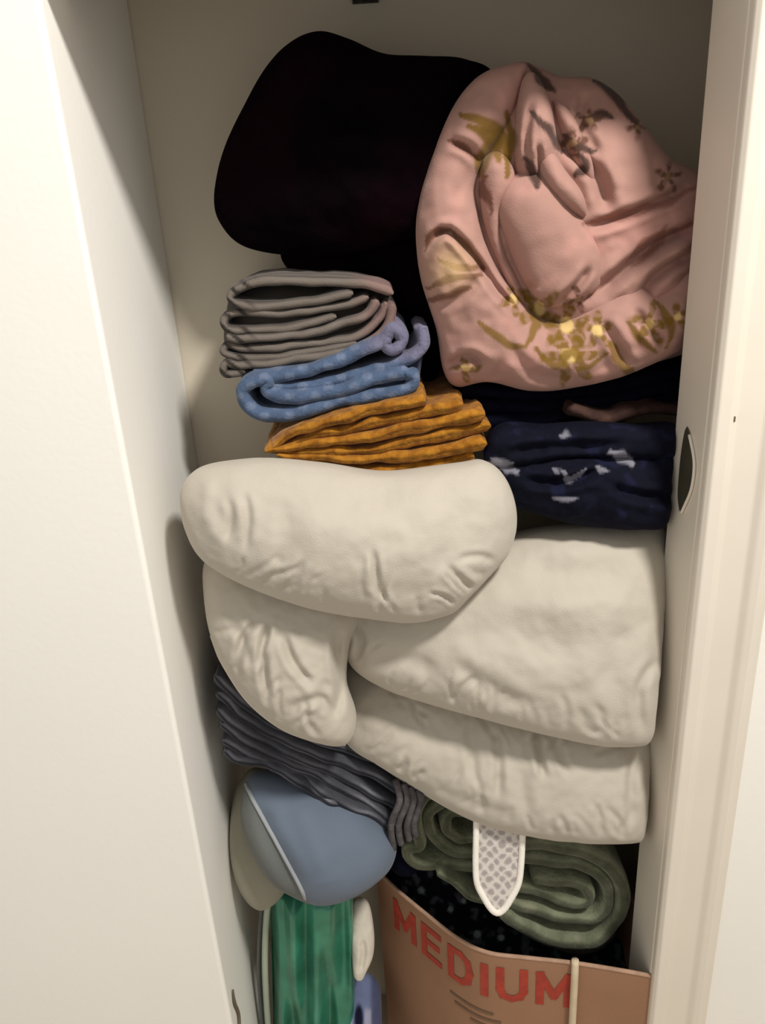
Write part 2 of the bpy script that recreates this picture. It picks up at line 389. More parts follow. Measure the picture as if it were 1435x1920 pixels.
# ---------------------------------------------------------------- pink floral comforter
PK = (166, 128, 117)
def flower(cols, pp, x, y, r, n, ph, c, inner=None, sx=1.0, sy=1.0):
    dx, dy = (pp[:, 0] - x) / sx, (pp[:, 1] - y) / sy
    q = np.hypot(dx, dy) + 1e-6; a = np.arctan2(dy, dx)
    r = r * 1.3; rr = r * (0.62 + 0.38 * np.cos(n * a + ph + q * 0.02))
    w = 1 - sm(q, rr * 0.8, rr * 1.05)
    w *= 0.55 + 0.45 * (np.sin(q * 0.35 + a * 3) > -0.2)
    cols = paint(cols, w * 0.9, c)
    if inner: cols = paint(cols, 1 - sm(q, r * 0.18, r * 0.28), inner)
    return cols
def stroke(cols, pp, line, wd, c, s=0.9):
    d, t = dist_poly(pp, catmull(line, 30)); ww = wd * 1.2 * (0.35 + 0.65 * np.sin(np.clip(t, 0.03, 0.97) * math.pi))
    return paint(cols, (1 - sm(d, ww * 0.6, ww * 1.2)) * s, c)
OL, BR, DK, GD = (112, 84, 24), (92, 52, 34), (40, 26, 20), (206, 176, 116)
def pinkcol(pp, V):
    cols = np.repeat(L3(PK)[None], len(pp), 0)
    nz = fnoise(V, 20, 9, 3)
    cols = paint(cols, sm(nz, 0.1, 0.6) * 0.35, (205, 150, 140))
    P = pp + np.stack([fnoise(V, 30, 3, 2), fnoise(V, 30, 6, 2)], -1) * 9
    for a in ([(870, 215), (905, 225), (940, 255), (950, 300)], [(940, 240), (905, 290), (900, 330)], [(885, 235), (925, 262), (930, 300)], [(950, 215), (960, 260), (948, 330)]): cols = stroke(cols, P, a, 11, OL)
    for a in ([(838, 262), (870, 275), (895, 290)], [(840, 432), (815, 440), (795, 470)], [(845, 432), (875, 460), (905, 505)], [(820, 485), (860, 500), (905, 500)],
              [(800, 540), (850, 525), (900, 515)], [(805, 565), (850, 555), (880, 535)], [(910, 330), (905, 350), (920, 400)]): cols = stroke(cols, P, a, 7, BR, 0.8)  # brown print arcs; those along creases also carry painted-in crease shade
    cols = paint(cols, np.exp(-(((P[:, 0] - 845) / 35) ** 2 + ((P[:, 1] - 500) / 40) ** 2)) * 0.5, GD)
    for (x, y, r, n, ph) in ((1062, 610, 44, 5, 0.4), (1010, 580, 40, 4, 2.0), (1120, 620, 30, 5, 1.0), (1070, 668, 50, 6, 0.0), (965, 565, 26, 4, 0.5), (1220, 610, 34, 5, 0.2), (1275, 590, 26, 4, 1.2), (875, 690, 24, 4, 0.3)):
        cols = flower(cols, P, x, y, r, n, ph, OL, GD)
    for a in ([(1010, 655), (1040, 690), (1075, 660), (1105, 690), (1135, 660)], [(985, 560), (1005, 610), (990, 650)], [(1180, 600), (1200, 640), (1230, 660)], [(1140, 640), (1165, 690), (1190, 700)], [(900, 600), (950, 640), (985, 650)],
              [(1230, 570), (1260, 600), (1250, 650)]): cols = stroke(cols, P, a, 8, OL, 0.85)
    for a in ([(995, 120), (1015, 150), (1040, 165)], [(1115, 155), (1150, 180), (1190, 230)], [(1090, 240), (1120, 215), (1150, 225)], [(1075, 330), (1095, 310), (1085, 290)], [(1060, 250), (1085, 275), (1120, 280)], [(1000, 205), (1030, 250), (1060, 280)], [(985, 300), (1005, 330), (1010, 350)]):
        cols = stroke(cols, P, a, 9, DK, 0.85)
    for (x, y, r, n, ph) in ((1075, 265, 26, 4, 0.3), (1105, 225, 22, 5, 0.7), (1195, 240, 20, 4, 0.2), (1255, 330, 26, 5, 0.2), (1085, 560, 24, 4, 0.6)):
        cols = flower(cols, P, x, y, r, n, ph, (92, 60, 44), (140, 110, 80))
    for a in ([(1090, 420), (1160, 405), (1240, 380), (1310, 350)], [(1180, 490), (1220, 450), (1300, 420)], [(1190, 500), (1235, 460), (1250, 420)]): cols = stroke(cols, P, a, 8, (128, 82, 66), 0.7)  # brown strokes along the creases, painting their shade into the cloth
    return cols
pk = thing('comforter', at(1050, 715, 1.02), 'rolled pink comforter with gold and brown flower print, against the right jamb', 'comforter')
pad('body', [(815, 300), (860, 195), (900, 145), (940, 128), (985, 118), (1050, 145), (1110, 148), (1165, 185), (1215, 250), (1260, 300), (1330, 330), (1390, 380), (1400, 500), (1370, 610), (1280, 660), (1150, 690), (1000, 690), (880, 640), (810, 520), (795, 400)],
    1.05, M['pink'], pk, sp=0.0028, front=0.09, back=0.07, wr=0.008, wscale=12, wr2=0.002, seed=5, colfn=pinkcol,
    creases=[([(1110, 560), (1180, 500), (1240, 455), (1320, 420)], 12, 0.018), ([(1090, 430), (1160, 410), (1300, 350)], 10, 0.012), ([(1180, 600), (1230, 520), (1310, 470)], 10, 0.012), ([(1060, 260), (1120, 330), (1140, 400)], 14, 0.015), ([(1100, 170), (1090, 230), (1130, 300)], 10, 0.010)])
# rolled rim: thick crescent along left and bottom
pad('rolled_edge', [(985, 122), (935, 126), (888, 152), (848, 205), (812, 290), (788, 370), (780, 440), (790, 525), (818, 615), (832, 695), (858, 724), (915, 714), (1000, 731), (1100, 720), (1200, 690), (1290, 640), (1330, 560), (1290, 500), (1230, 545),
                    (1180, 530), (1120, 562), (1050, 600), (1000, 585), (960, 540), (920, 470), (900, 400), (895, 340), (920, 290), (950, 240), (975, 180)],
    1.0, M['pink'], pk, front=0.06, back=0.05, ef=0.9, spine=[(965, 160), (900, 230), (850, 320), (838, 430), (865, 530), (910, 620), (1000, 670), (1100, 655), (1190, 615), (1270, 560)], sp=0.0026, wr=0.008, wscale=16, wr2=0.002, seed=6, colfn=pinkcol,
    creases=[([(798, 470), (835, 432), (880, 470), (935, 545), (985, 600)], 8, 0.016), ([(835, 690), (880, 670), (910, 690)], 9, 0.012), ([(840, 262), (880, 280), (905, 310)], 9, 0.010), ([(905, 520), (860, 560), (815, 575)], 9, 0.006), ([(1130, 600), (1160, 650), (1180, 690)], 10, 0.010), ([(1190, 575), (1220, 620), (1250, 650)], 9, 0.010), ([(950, 640), (1000, 700), (1080, 715)], 12, 0.007)])
pad('fold', [(930, 350), (985, 318), (1035, 320), (1075, 385), (1110, 440), (1128, 500), (1115, 545), (1060, 575), (1010, 570), (975, 520), (945, 450), (925, 395)],
    0.99, M['pink'], pk, front=0.055, back=0.05, spine=[(980, 380), (1050, 500)], wr=0.005, wscale=14, seed=7, colfn=pinkcol, creases=[([(1040, 575), (1080, 540), (1110, 500)], 8, 0.012), ([(985, 545), (1000, 530)], 8, 0.01)])
pad('fold', [(965, 330), (962, 270), (968, 200), (982, 145), (1005, 140), (1030, 190), (1042, 250), (1048, 310), (1030, 345), (1000, 350)],
    1.0, M['pink'], pk, front=0.05, back=0.05, spine=[(1000, 190), (1010, 300)], wr=0.005, wscale=22, seed=8, colfn=pinkcol, creases=[([(990, 300), (988, 250), (1000, 190)], 6, 0.008), ([(1015, 330), (1010, 270)], 6, 0.008)])
pad('fold', [(1012, 292), (1035, 285), (1060, 320), (1090, 360), (1100, 400), (1085, 408), (1050, 385), (1020, 350), (1008, 318)],
    0.98, M['pink'], pk, front=0.045, back=0.05, spine=[(1030, 310), (1080, 385)], N=120, wr=0.004, wscale=24, seed=9, colfn=pinkcol)
pad('fold', [(1035, 190), (1065, 205), (1090, 250), (1110, 300), (1115, 350), (1098, 350), (1070, 310), (1048, 260)],
    1.0, M['pink'], pk, front=0.04, back=0.05, spine=[(1060, 230), (1095, 320)], N=120, wr=0.005, wscale=24, seed=10, colfn=pinkcol)
pad('fold', [(905, 300), (935, 285), (965, 320), (960, 360), (940, 400), (948, 470), (975, 530), (990, 570), (965, 560), (930, 490), (905, 420), (898, 350)],
    1.0, M['pink'], pk, front=0.045, back=0.05, spine=[(930, 320), (925, 400), (965, 530)], N=160, wr=0.004, wscale=24, seed=11, colfn=pinkcol)

# ---------------------------------------------------------------- folded blankets, upper left
TA = [(128, 118, 104), (44, 40, 38), (150, 138, 124), (96, 86, 80)]
def stripecol(uu, ww, aa, pp):
    cols = np.repeat(L3((112, 103, 95))[None], len(uu), 0)
    g = np.sin((pp[:, 0] * 0.8 - pp[:, 1] * 1.0) * 0.22)
    cols = paint(cols, sm(g, 0.2, 0.7) * (1 - sm(pp[:, 0], 455, 490)) * 0.85, (26, 24, 24))
    cols = paint(cols, sm(np.sin(ww * 260), 0.4, 0.8) * 0.7, (60, 54, 52))
    cols = paint(cols, sm(aa, 0.3, 0.8) * 0.5, (62, 56, 52))
    return paint(cols, sm(pp[:, 0], 640, 720) * 0.6, (140, 108, 102))
sb = thing('folded_blanket', at(570, 690, 1.0), 'taupe and black striped blanket, folded in many layers under the black pillow', 'blanket')
lay = [[(736, 552), (700, 536), (640, 530), (560, 528), (490, 530), (446, 542), (432, 560), (452, 572), (520, 572), (600, 562), (660, 548)],
       [(690, 556), (650, 572), (580, 584), (510, 588), (450, 586), (424, 594), (420, 612), (440, 622), (510, 618), (580, 608), (630, 596)],
       [(706, 560), (690, 590), (650, 606), (590, 622), (520, 634), (450, 636), (424, 630)],
       [(724, 566), (712, 600), (684, 626), (620, 640), (540, 650), (460, 654), (424, 648), (420, 664), (450, 672), (530, 668), (610, 655), (670, 640)],
       [(738, 572), (728, 610), (706, 636), (660, 655), (600, 668), (520, 682), (450, 686), (424, 682), (424, 702), (460, 698)]]
for i, l in enumerate(lay):
    ribbon('layer', l, 0.99 + 0.004 * (i % 2), 0.0115, 0.16, M['stripe'], sb, 150, 0.003, 22, 20 + i, stripecol)
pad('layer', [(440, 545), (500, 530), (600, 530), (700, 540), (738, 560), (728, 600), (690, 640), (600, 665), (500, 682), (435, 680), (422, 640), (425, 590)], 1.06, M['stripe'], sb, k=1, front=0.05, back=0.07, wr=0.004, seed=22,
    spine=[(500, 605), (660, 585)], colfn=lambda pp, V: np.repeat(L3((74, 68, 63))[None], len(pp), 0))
def bluecol(uu, ww, aa, pp):
    cols = np.repeat(L3((78, 95, 122))[None], len(uu), 0)
    nz = np.sin(pp[:, 0] * 0.13) * np.sin(pp[:, 1] * 0.17 + 1)
    cols = paint(cols, sm(nz, 0.1, 0.6) * 0.4, (128, 138, 160))
    return paint(cols, sm(pp[:, 0], 660, 720) * (1 - sm(pp[:, 1], 660, 690)) * 0.8, (120, 114, 136))
bb = thing('folded_blanket', at(620, 800, 0.98), 'blue fuzzy blanket with a rolled lavender edge, under the striped taupe blanket', 'blanket')
ribbon('upper_layer', [(470, 712), (530, 706), (600, 690), (660, 668), (715, 645), (738, 618), (758, 640), (738, 660), (722, 646), (732, 634)], 0.97, 0.017, 0.18, M['blue'], bb, 150, 0.003, 24, 31, bluecol)
ribbon('upper_layer', [(790, 612), (792, 650), (760, 680), (690, 700), (600, 720), (530, 728), (490, 722)], 0.975, 0.016, 0.18, M['blue'], bb, 150, 0.003, 24, 32, bluecol)
ribbon('lower_layer', [(770, 700), (700, 712), (620, 738), (540, 748), (500, 735), (505, 715), (475, 715), (452, 735), (468, 768), (510, 782), (580, 772), (650, 752), (720, 742), (765, 735), (778, 712), (760, 700)], 0.965, 0.019, 0.2, M['blue'], bb, 180, 0.003, 24, 33, bluecol)
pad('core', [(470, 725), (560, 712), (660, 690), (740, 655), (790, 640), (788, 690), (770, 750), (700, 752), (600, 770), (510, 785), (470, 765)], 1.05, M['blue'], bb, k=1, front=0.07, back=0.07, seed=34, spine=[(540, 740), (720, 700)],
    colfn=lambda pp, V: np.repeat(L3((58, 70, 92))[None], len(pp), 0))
def navycol(uu, ww, aa, pp): return np.repeat(L3((30, 30, 48))[None], len(uu), 0)
# mustard knit blanket
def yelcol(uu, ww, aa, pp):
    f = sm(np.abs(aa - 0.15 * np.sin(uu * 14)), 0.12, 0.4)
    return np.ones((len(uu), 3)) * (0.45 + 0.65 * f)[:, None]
yb = thing('folded_blanket', at(720, 893, 0.95), 'mustard yellow knitted blanket in thin layers, lying on the cream comforter', 'blanket')
ylay = [[(805, 752), (740, 765), (660, 782), (590, 800), (540, 822), (505, 842)],
        [(870, 758), (815, 772), (740, 790), (650, 806), (570, 826), (500, 845)],
        [(910, 778), (815, 797), (730, 815), (640, 830), (560, 840), (496, 847)],
        [(920, 802), (820, 820), (740, 838), (650, 848), (570, 850), (500, 850)],
        [(915, 830), (830, 848), (740, 860), (650, 864), (580, 860), (520, 853)],
        [(890, 855), (830, 872), (740, 884), (670, 884), (610, 874), (550, 862)]]
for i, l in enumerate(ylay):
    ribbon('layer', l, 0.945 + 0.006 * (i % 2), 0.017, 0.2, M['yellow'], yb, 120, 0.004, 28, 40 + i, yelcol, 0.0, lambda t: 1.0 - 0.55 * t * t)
# ---------------------------------------------------------------- navy cloths, right
nb_ = thing('folded_sheet', at(1100, 790, 0.98), 'dark navy folded sheets pressed under the pink comforter', 'sheet')
for i, l in enumerate([[(860, 735), (960, 742), (1060, 742), (1160, 725), (1260, 700), (1330, 690)], [(880, 762), (980, 768), (1080, 760), (1180, 745), (1270, 728), (1330, 720)], [(900, 790), (990, 792), (1080, 778), (1180, 768), (1330, 750)]]):
    ribbon('layer', l, 1.0 - 0.004 * i, 0.021, 0.16, M['navy'], nb_, 120, 0.004, 22, 50 + i)
bw = ribbon('folded_blanket', [(1070, 768), (1100, 778), (1150, 790), (1190, 776), (1230, 768), (1270, 772), (1330, 770)], 0.962, 0.016, 0.18, M['brown'], None, 120, 0.004, 22, 55)
tag(bw, 'thin brown red blanket edge between the navy sheets and the navy printed cloth', 'blanket')
def navyprint(pp, V):
    cols = np.repeat(L3((11, 12, 27))[None], len(pp), 0)
    nz = fnoise(V, 40, 12, 3); cols = paint(cols, sm(nz, 0.2, 0.6) * 0.6, (26, 28, 54))
    P = pp + np.stack([fnoise(V, 50, 3, 2), fnoise(V, 50, 6, 2)], -1) * 8
    for a, w in (([(915, 875), (935, 868), (960, 872)], 8), ([(925, 862), (945, 880), (970, 885)], 6), ([(1055, 812), (1070, 818)], 7), ([(1145, 850), (1170, 858), (1185, 870)], 8), ([(1050, 885), (1075, 895), (1100, 880)], 5), ([(1035, 880), (1045, 890)], 6), ([(1040, 940), (1080, 938)], 5), ([(1120, 875), (1140, 882)], 5)):
        cols = stroke(cols, P, a, w, (140, 138, 150), 0.8)
    return cols
nz_ = thing('printed_sheet', at(1080, 1000, 0.92), 'bunched navy sheet with pale printed specks, lying on the cream comforter', 'sheet')
pad('fold', [(908, 860), (915, 815), (950, 792), (1020, 796), (1100, 790), (1200, 796), (1262, 793), (1266, 830), (1258, 858), (1180, 858), (1060, 858), (980, 872), (930, 880)], 0.955, M['navyp'], nz_, sp=0.003, front=0.04, back=0.09, spine=[(960, 835), (1120, 825), (1280, 825)],
    wr=0.008, wscale=18, wr2=0.003, seed=61, colfn=navyprint, creases=[([(940, 850), (1040, 840), (1180, 835)], 10, 0.01)])
pad('fold', [(912, 868), (960, 852), (1050, 850), (1180, 846), (1256, 850), (1258, 900), (1250, 982), (1200, 992), (1100, 985), (1020, 968), (960, 945), (920, 912)], 0.945, M['navyp'], nz_, sp=0.003, front=0.045, back=0.1, spine=[(970, 895), (1120, 915), (1280, 915)],
    wr=0.009, wscale=18, wr2=0.003, seed=62, colfn=navyprint, creases=[([(980, 900), (1060, 905), (1130, 880)], 9, 0.012), ([(1140, 910), (1200, 930), (1290, 935)], 10, 0.012)])
# ---------------------------------------------------------------- cream comforter
def gathers(line, toward, n, l0, l1, wd, dp, seed):
    r = random.Random(seed); q = catmull(line, 200); out = []
    for i in range(n):
        p = q[int(r.uniform(2, 198))]; d = np.array(toward, float) - p; d /= np.linalg.norm(d); a = r.uniform(-0.45, 0.45)
        d = np.array([d[0] * math.cos(a) - d[1] * math.sin(a), d[0] * math.sin(a) + d[1] * math.cos(a)]); L = r.uniform(l0, l1)
        b = r.uniform(-0.2, 0.2); m_ = p + d * L * 0.5 + np.array([-d[1], d[0]]) * L * b
        out.append(([tuple(p + d * 4), tuple(m_), tuple(p + d * L)], wd * r.uniform(0.7, 1.4), dp * r.uniform(0.4, 1.2)))
    return out
cf = thing('comforter', at(800, 1570, 0.93), 'big puffy cream comforter folded in thick layers, filling the closet opening', 'comforter')
KC = 0.35
pad('fold', [(342, 940), (350, 902), (380, 874), (440, 862), (520, 858), (620, 868), (720, 882), (850, 868), (905, 862), (945, 895), (965, 965), (950, 1032), (905, 1084), (868, 1122), (846, 1142), (815, 1152), (770, 1161), (690, 1152), (600, 1137), (500, 1106), (425, 1072), (378, 1038), (352, 990)],
    0.93, M['cream'], cf, k=KC, front=0.10, back=0.12, ef=0.75, spine=[(430, 960), (600, 1000), (820, 1000)], wr=0.007, wscale=9, wr2=0.0016, seed=70, N=260,
    creases=[([(428, 930), (434, 970), (424, 1015)], 7, 0.004), ([(458, 920), (466, 970), (460, 1030)], 7, 0.004), ([(700, 1030), (706, 1075), (714, 1130)], 6, 0.006), ([(690, 1050), (688, 1090), (694, 1120)], 6, -0.003), ([(400, 890), (385, 950), (410, 1020)], 14, -0.005), ([(560, 905), (640, 930), (760, 925)], 30, 0.006), ([(520, 930), (540, 1000), (530, 1080)], 24, 0.004), ([(820, 900), (860, 980), (830, 1080)], 30, 0.005)] + gathers([(425, 1072), (500, 1106), (600, 1137), (690, 1152), (845, 1142), (955, 1032)], (650, 900), 26, 30, 90, 5, 0.0035, 1))
pad('fold', [(600, 1120), (700, 1080), (860, 1050), (960, 1000), (1080, 980), (1200, 980), (1246, 990), (1246, 1060), (1239, 1150), (1228, 1290), (1219, 1380), (1180, 1394), (1100, 1386), (1000, 1363), (900, 1337), (800, 1312), (720, 1285), (662, 1245), (640, 1190)],
    0.95, M['cream'], cf, k=KC, front=0.10, back=0.12, ef=0.75, spine=[(740, 1200), (950, 1200), (1160, 1200)], wr=0.007, wscale=8, wr2=0.0016, seed=71, N=260,
    creases=[([(664, 1168), (678, 1200), (668, 1240)], 7, 0.010), ([(690, 1240), (760, 1235), (820, 1262)], 16, 0.005), ([(850, 1235), (920, 1290), (1000, 1325)], 15, 0.005), ([(1236, 1230), (1200, 1290), (1206, 1380)], 9, 0.008), ([(985, 1060), (1060, 1080), (1180, 1066)], 28, 0.008), ([(840, 1180), (960, 1190), (1100, 1240)], 36, 0.006), ([(1010, 1150), (1100, 1130), (1200, 1150)], 34, -0.005), ([(1180, 1170), (1150, 1260), (1170, 1330)], 22, 0.004)] + gathers([(662, 1245), (720, 1285), (800, 1312), (1000, 1363), (1190, 1390)], (950, 1050), 26, 30, 80, 5, 0.003, 2))
pad('fold', [(386, 1050), (384, 1110), (398, 1185), (428, 1248), (470, 1308), (528, 1356), (590, 1381), (648, 1391), (668, 1340), (650, 1270), (660, 1190), (700, 1130), (640, 1080), (500, 1050), (420, 1030)],
    0.955, M['cream'], cf, k=KC, front=0.095, back=0.10, ef=0.75, spine=[(460, 1130), (560, 1230)], wr=0.006, wscale=10, wr2=0.002, seed=72,
    creases=[([(482, 1160), (450, 1210), (440, 1275)], 7, 0.008), ([(506, 1170), (492, 1230), (502, 1310)], 8, 0.010), ([(532, 1185), (548, 1240), (590, 1290)], 8, 0.007), ([(515, 1165), (500, 1215), (480, 1270)], 6, -0.005), ([(640, 1180), (632, 1225), (640, 1280), (630, 1350)], 9, 0.014), ([(545, 1330), (600, 1310), (630, 1350)], 9, 0.006), ([(585, 1270), (580, 1340)], 16, -0.007), ([(430, 1150), (455, 1200), (470, 1250)], 9, 0.004)] + gathers([(398, 1185), (470, 1308), (590, 1381), (648, 1391)], (560, 1100), 8, 30, 90, 5, 0.0035, 3))
pad('fold', [(640, 1250), (700, 1240), (820, 1270), (1000, 1310), (1180, 1340), (1218, 1352), (1213, 1450), (1204, 1560), (1185, 1574), (1080, 1569), (980, 1556), (890, 1531), (800, 1482), (720, 1432), (655, 1392), (632, 1330)],
    0.965, M['cream'], cf, k=KC, front=0.095, back=0.10, ef=0.75, spine=[(720, 1340), (900, 1420), (1160, 1460)], wr=0.006, wscale=9, wr2=0.0016, seed=73, N=260,
    creases=[([(1008, 1362), (1008, 1400), (1022, 1460)], 7, 0.010), ([(1035, 1375), (1048, 1410), (1066, 1450)], 7, 0.006), ([(928, 1360), (936, 1430), (934, 1500)], 8, 0.007), ([(878, 1340), (884, 1400), (892, 1470)], 9, 0.005), ([(1200, 1400), (1184, 1470), (1194, 1550)], 9, 0.008), ([(1170, 1490), (1180, 1530), (1165, 1565)], 7, 0.005), ([(790, 1480), (870, 1500), (970, 1535)], 12, 0.004), ([(975, 1430), (984, 1490), (994, 1540)], 12, 0.004), ([(700, 1290), (780, 1360), (860, 1400)], 30, 0.005)] + gathers([(655, 1392), (800, 1482), (980, 1556), (1185, 1574)], (1000, 1250), 26, 30, 80, 5, 0.0035, 4) + gathers([(720, 1285), (800, 1312), (1000, 1363), (1190, 1396)], (1000, 1600), 18, 30, 80, 5, 0.003, 5))
rimL = [(396, 1190), (426, 1250), (468, 1311), (527, 1359), (590, 1384), (648, 1394)]
rimR = [(652, 1393), (720, 1434), (800, 1485), (890, 1533), (980, 1558), (1080, 1570), (1130, 1571)]
def on_plane(pts, cxy, Y, k, off=0.0):
    P0, n, u, v = plane_of(cxy[0], cxy[1], Y, k); q = to_plane(pts, P0, n, u, v)
    return [P0 + a * u + b * v + n * off for a, b in q]
LL = np.array([(386, 1050), (384, 1110), (398, 1185), (428, 1248), (470, 1308), (528, 1356), (590, 1381), (648, 1391), (668, 1340), (650, 1270), (660, 1190), (700, 1130), (640, 1080), (500, 1050), (420, 1030)], float).mean(0)
LR = np.array([(640, 1250), (700, 1240), (820, 1270), (1000, 1310), (1180, 1340), (1218, 1352), (1213, 1450), (1204, 1560), (1185, 1574), (1080, 1569), (980, 1556), (890, 1531), (800, 1482), (720, 1432), (655, 1392), (632, 1330)], float).mean(0)
tube('piping', on_plane(rimL, LL, 0.955, KC, 0.007), 0.004, M['creampipe'], cf, 90, 8, lambda t: 0.3 + min(0.7, 6 * min(t, 1 - t)))
tube('piping', on_plane(rimR, LR, 0.965, KC, 0.007), 0.004, M['creampipe'], cf, 120, 8, lambda t: 0.3 + min(0.7, 6 * min(t, 1 - t)))

# ---------------------------------------------------------------- lace strap hanging from under the comforter
LS = thing('lace_strap', at(935, 1710, 0.88), 'white bordered grey lace strap with a pointed end, hanging below the cream comforter', 'strap')
def strapcol(pp, V):
    cols = np.repeat(L3((208, 200, 192))[None], len(pp), 0)
    P = pp + np.stack([fnoise(V, 60, 3, 2), fnoise(V, 60, 6, 2)], -1) * 5
    q = np.abs(np.sin((P[:, 0] + P[:, 1]) * 0.14) * np.sin((P[:, 0] - P[:, 1]) * 0.14))
    return paint(cols, sm(q, 0.2, 0.6) * 0.8, (146, 138, 136))
def flat_strip(name, outl, Y, th, m, parent, N=240, colfn=None):
    return pad(name, outl, Y, m, parent, k=0.6, front=th / 2, back=th / 2, N=N, R=26, ef=0.25, eb=0.25, wr=0.0, seed=3, colfn=colfn, spine=[(938, 1480), (932, 1660)])
SO = [(893, 1440), (893, 1500), (892, 1560), (891, 1620), (893, 1655), (905, 1680), (918, 1700), (932, 1710), (945, 1702), (960, 1680), (974, 1655), (978, 1620), (981, 1560), (983, 1500), (984, 1440), (940, 1436)]
flat_strip('band', SO, 0.885, 0.004, M['lace'], LS, 300, strapcol)
cS = np.array(SO, float).mean(0)
tube('border', on_plane([(894, 1440), (894, 1500), (893, 1560), (892, 1620), (895, 1655), (908, 1682), (921, 1702), (932, 1710), (945, 1703), (959, 1682), (972, 1655), (977, 1620), (980, 1560), (982, 1500), (983, 1440)], cS, 0.885, 0.6, 0.002), 0.005, M['lacehem'], LS, 140)
# ---------------------------------------------------------------- sage rolls
def spiral(cx, cy, a, b, turns, rot=0.0, start=0.0, gap=0.85, n=60, inner=0.12):
    pts = []
    for i in range(n):
        t = i / (n - 1); g = start + t * turns * 2 * math.pi; s = inner + (1 - inner) * t
        x, y = a * s * math.cos(g), b * s * math.sin(g)
        pts.append((cx + x * math.cos(rot) - y * math.sin(rot), cy + x * math.sin(rot) + y * math.cos(rot)))
    return pts
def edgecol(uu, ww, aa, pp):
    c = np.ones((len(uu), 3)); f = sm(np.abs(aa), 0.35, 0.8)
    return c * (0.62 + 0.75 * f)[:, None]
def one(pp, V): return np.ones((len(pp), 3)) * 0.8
r1 = thing('rolled_blanket', at(1075, 1790, 0.92), 'sage green fleece blanket rolled up on the cardboard box, right of the lace strap', 'blanket', 'rolled sage blankets on the box')
def spath(f):
    return f
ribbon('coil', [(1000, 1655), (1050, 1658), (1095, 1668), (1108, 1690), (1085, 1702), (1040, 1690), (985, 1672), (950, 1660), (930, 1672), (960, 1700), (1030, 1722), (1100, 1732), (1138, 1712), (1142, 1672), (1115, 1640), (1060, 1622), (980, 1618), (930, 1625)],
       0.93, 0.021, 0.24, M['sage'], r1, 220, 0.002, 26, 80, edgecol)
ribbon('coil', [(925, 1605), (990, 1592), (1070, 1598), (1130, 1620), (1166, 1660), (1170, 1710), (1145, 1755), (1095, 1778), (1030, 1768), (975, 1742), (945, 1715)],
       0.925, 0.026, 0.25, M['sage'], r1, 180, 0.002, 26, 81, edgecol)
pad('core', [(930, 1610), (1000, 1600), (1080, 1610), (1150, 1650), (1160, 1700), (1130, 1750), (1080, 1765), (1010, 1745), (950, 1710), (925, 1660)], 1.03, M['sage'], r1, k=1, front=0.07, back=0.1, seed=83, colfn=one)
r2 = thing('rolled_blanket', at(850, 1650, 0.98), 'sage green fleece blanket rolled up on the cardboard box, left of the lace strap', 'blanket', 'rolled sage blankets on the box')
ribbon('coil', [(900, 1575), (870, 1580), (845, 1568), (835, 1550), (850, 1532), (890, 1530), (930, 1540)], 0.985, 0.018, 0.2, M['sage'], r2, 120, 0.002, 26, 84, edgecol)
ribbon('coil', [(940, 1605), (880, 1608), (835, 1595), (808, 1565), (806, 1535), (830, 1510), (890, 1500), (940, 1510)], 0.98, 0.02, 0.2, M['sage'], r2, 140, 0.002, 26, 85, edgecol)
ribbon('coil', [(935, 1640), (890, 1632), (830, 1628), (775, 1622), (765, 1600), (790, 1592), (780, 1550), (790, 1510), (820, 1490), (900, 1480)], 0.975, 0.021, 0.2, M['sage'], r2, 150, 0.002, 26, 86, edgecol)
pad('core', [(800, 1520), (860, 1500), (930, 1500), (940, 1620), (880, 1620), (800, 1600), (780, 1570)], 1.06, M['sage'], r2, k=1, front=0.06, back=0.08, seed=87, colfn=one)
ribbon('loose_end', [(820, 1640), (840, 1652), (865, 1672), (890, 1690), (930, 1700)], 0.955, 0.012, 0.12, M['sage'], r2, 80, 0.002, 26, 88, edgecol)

# ---------------------------------------------------------------- charcoal striped blanket under the comforter
def charcol(uu, ww, aa, pp):
    cols = np.repeat(L3((66, 67, 73))[None], len(uu), 0)
    l1 = np.exp(-((aa - 0.35 - 0.15 * np.sin(uu * 11)) / 0.16) ** 2) * (0.55 + 0.45 * np.sin(uu * 17 + ww * 20))
    l2 = np.exp(-((aa + 0.3 - 0.1 * np.sin(uu * 8)) / 0.14) ** 2) * (0.5 + 0.5 * np.sin(uu * 13 + 2))
    cols = paint(cols, np.clip(l1 + 0.7 * l2, 0, 1) * 0.7, (142, 142, 150))
    return paint(cols, np.exp(-((aa - 0.02) / 0.15) ** 2) * 0.8, (20, 20, 28))
ch = thing('folded_blanket', at(570, 1540, 0.97), 'charcoal grey striped knit blanket drooping out from under the cream comforter', 'blanket')
clay = [[(402, 1270), (440, 1310), (500, 1352), (580, 1388), (660, 1410), (740, 1440), (800, 1470)],
        [(405, 1300), (440, 1335), (500, 1375), (580, 1412), (660, 1440), (720, 1470), (760, 1490)],
        [(408, 1330), (440, 1360), (500, 1398), (580, 1434), (650, 1465), (710, 1500), (745, 1520)],
        [(412, 1358), (450, 1388), (510, 1420), (580, 1452), (640, 1485), (700, 1520), (735, 1545)],
        [(414, 1390), (450, 1408), (510, 1440), (570, 1466), (630, 1500), (690, 1532), (730, 1556)],
        [(420, 1410), (440, 1425), (480, 1432), (530, 1455), (590, 1490), (650, 1520)]]
for i, l in enumerate(clay):
    ribbon('layer', l, 0.965 - 0.004 * i, 0.021, 0.17, M['char'], ch, 130, 0.003, 18, 90 + i, charcol)
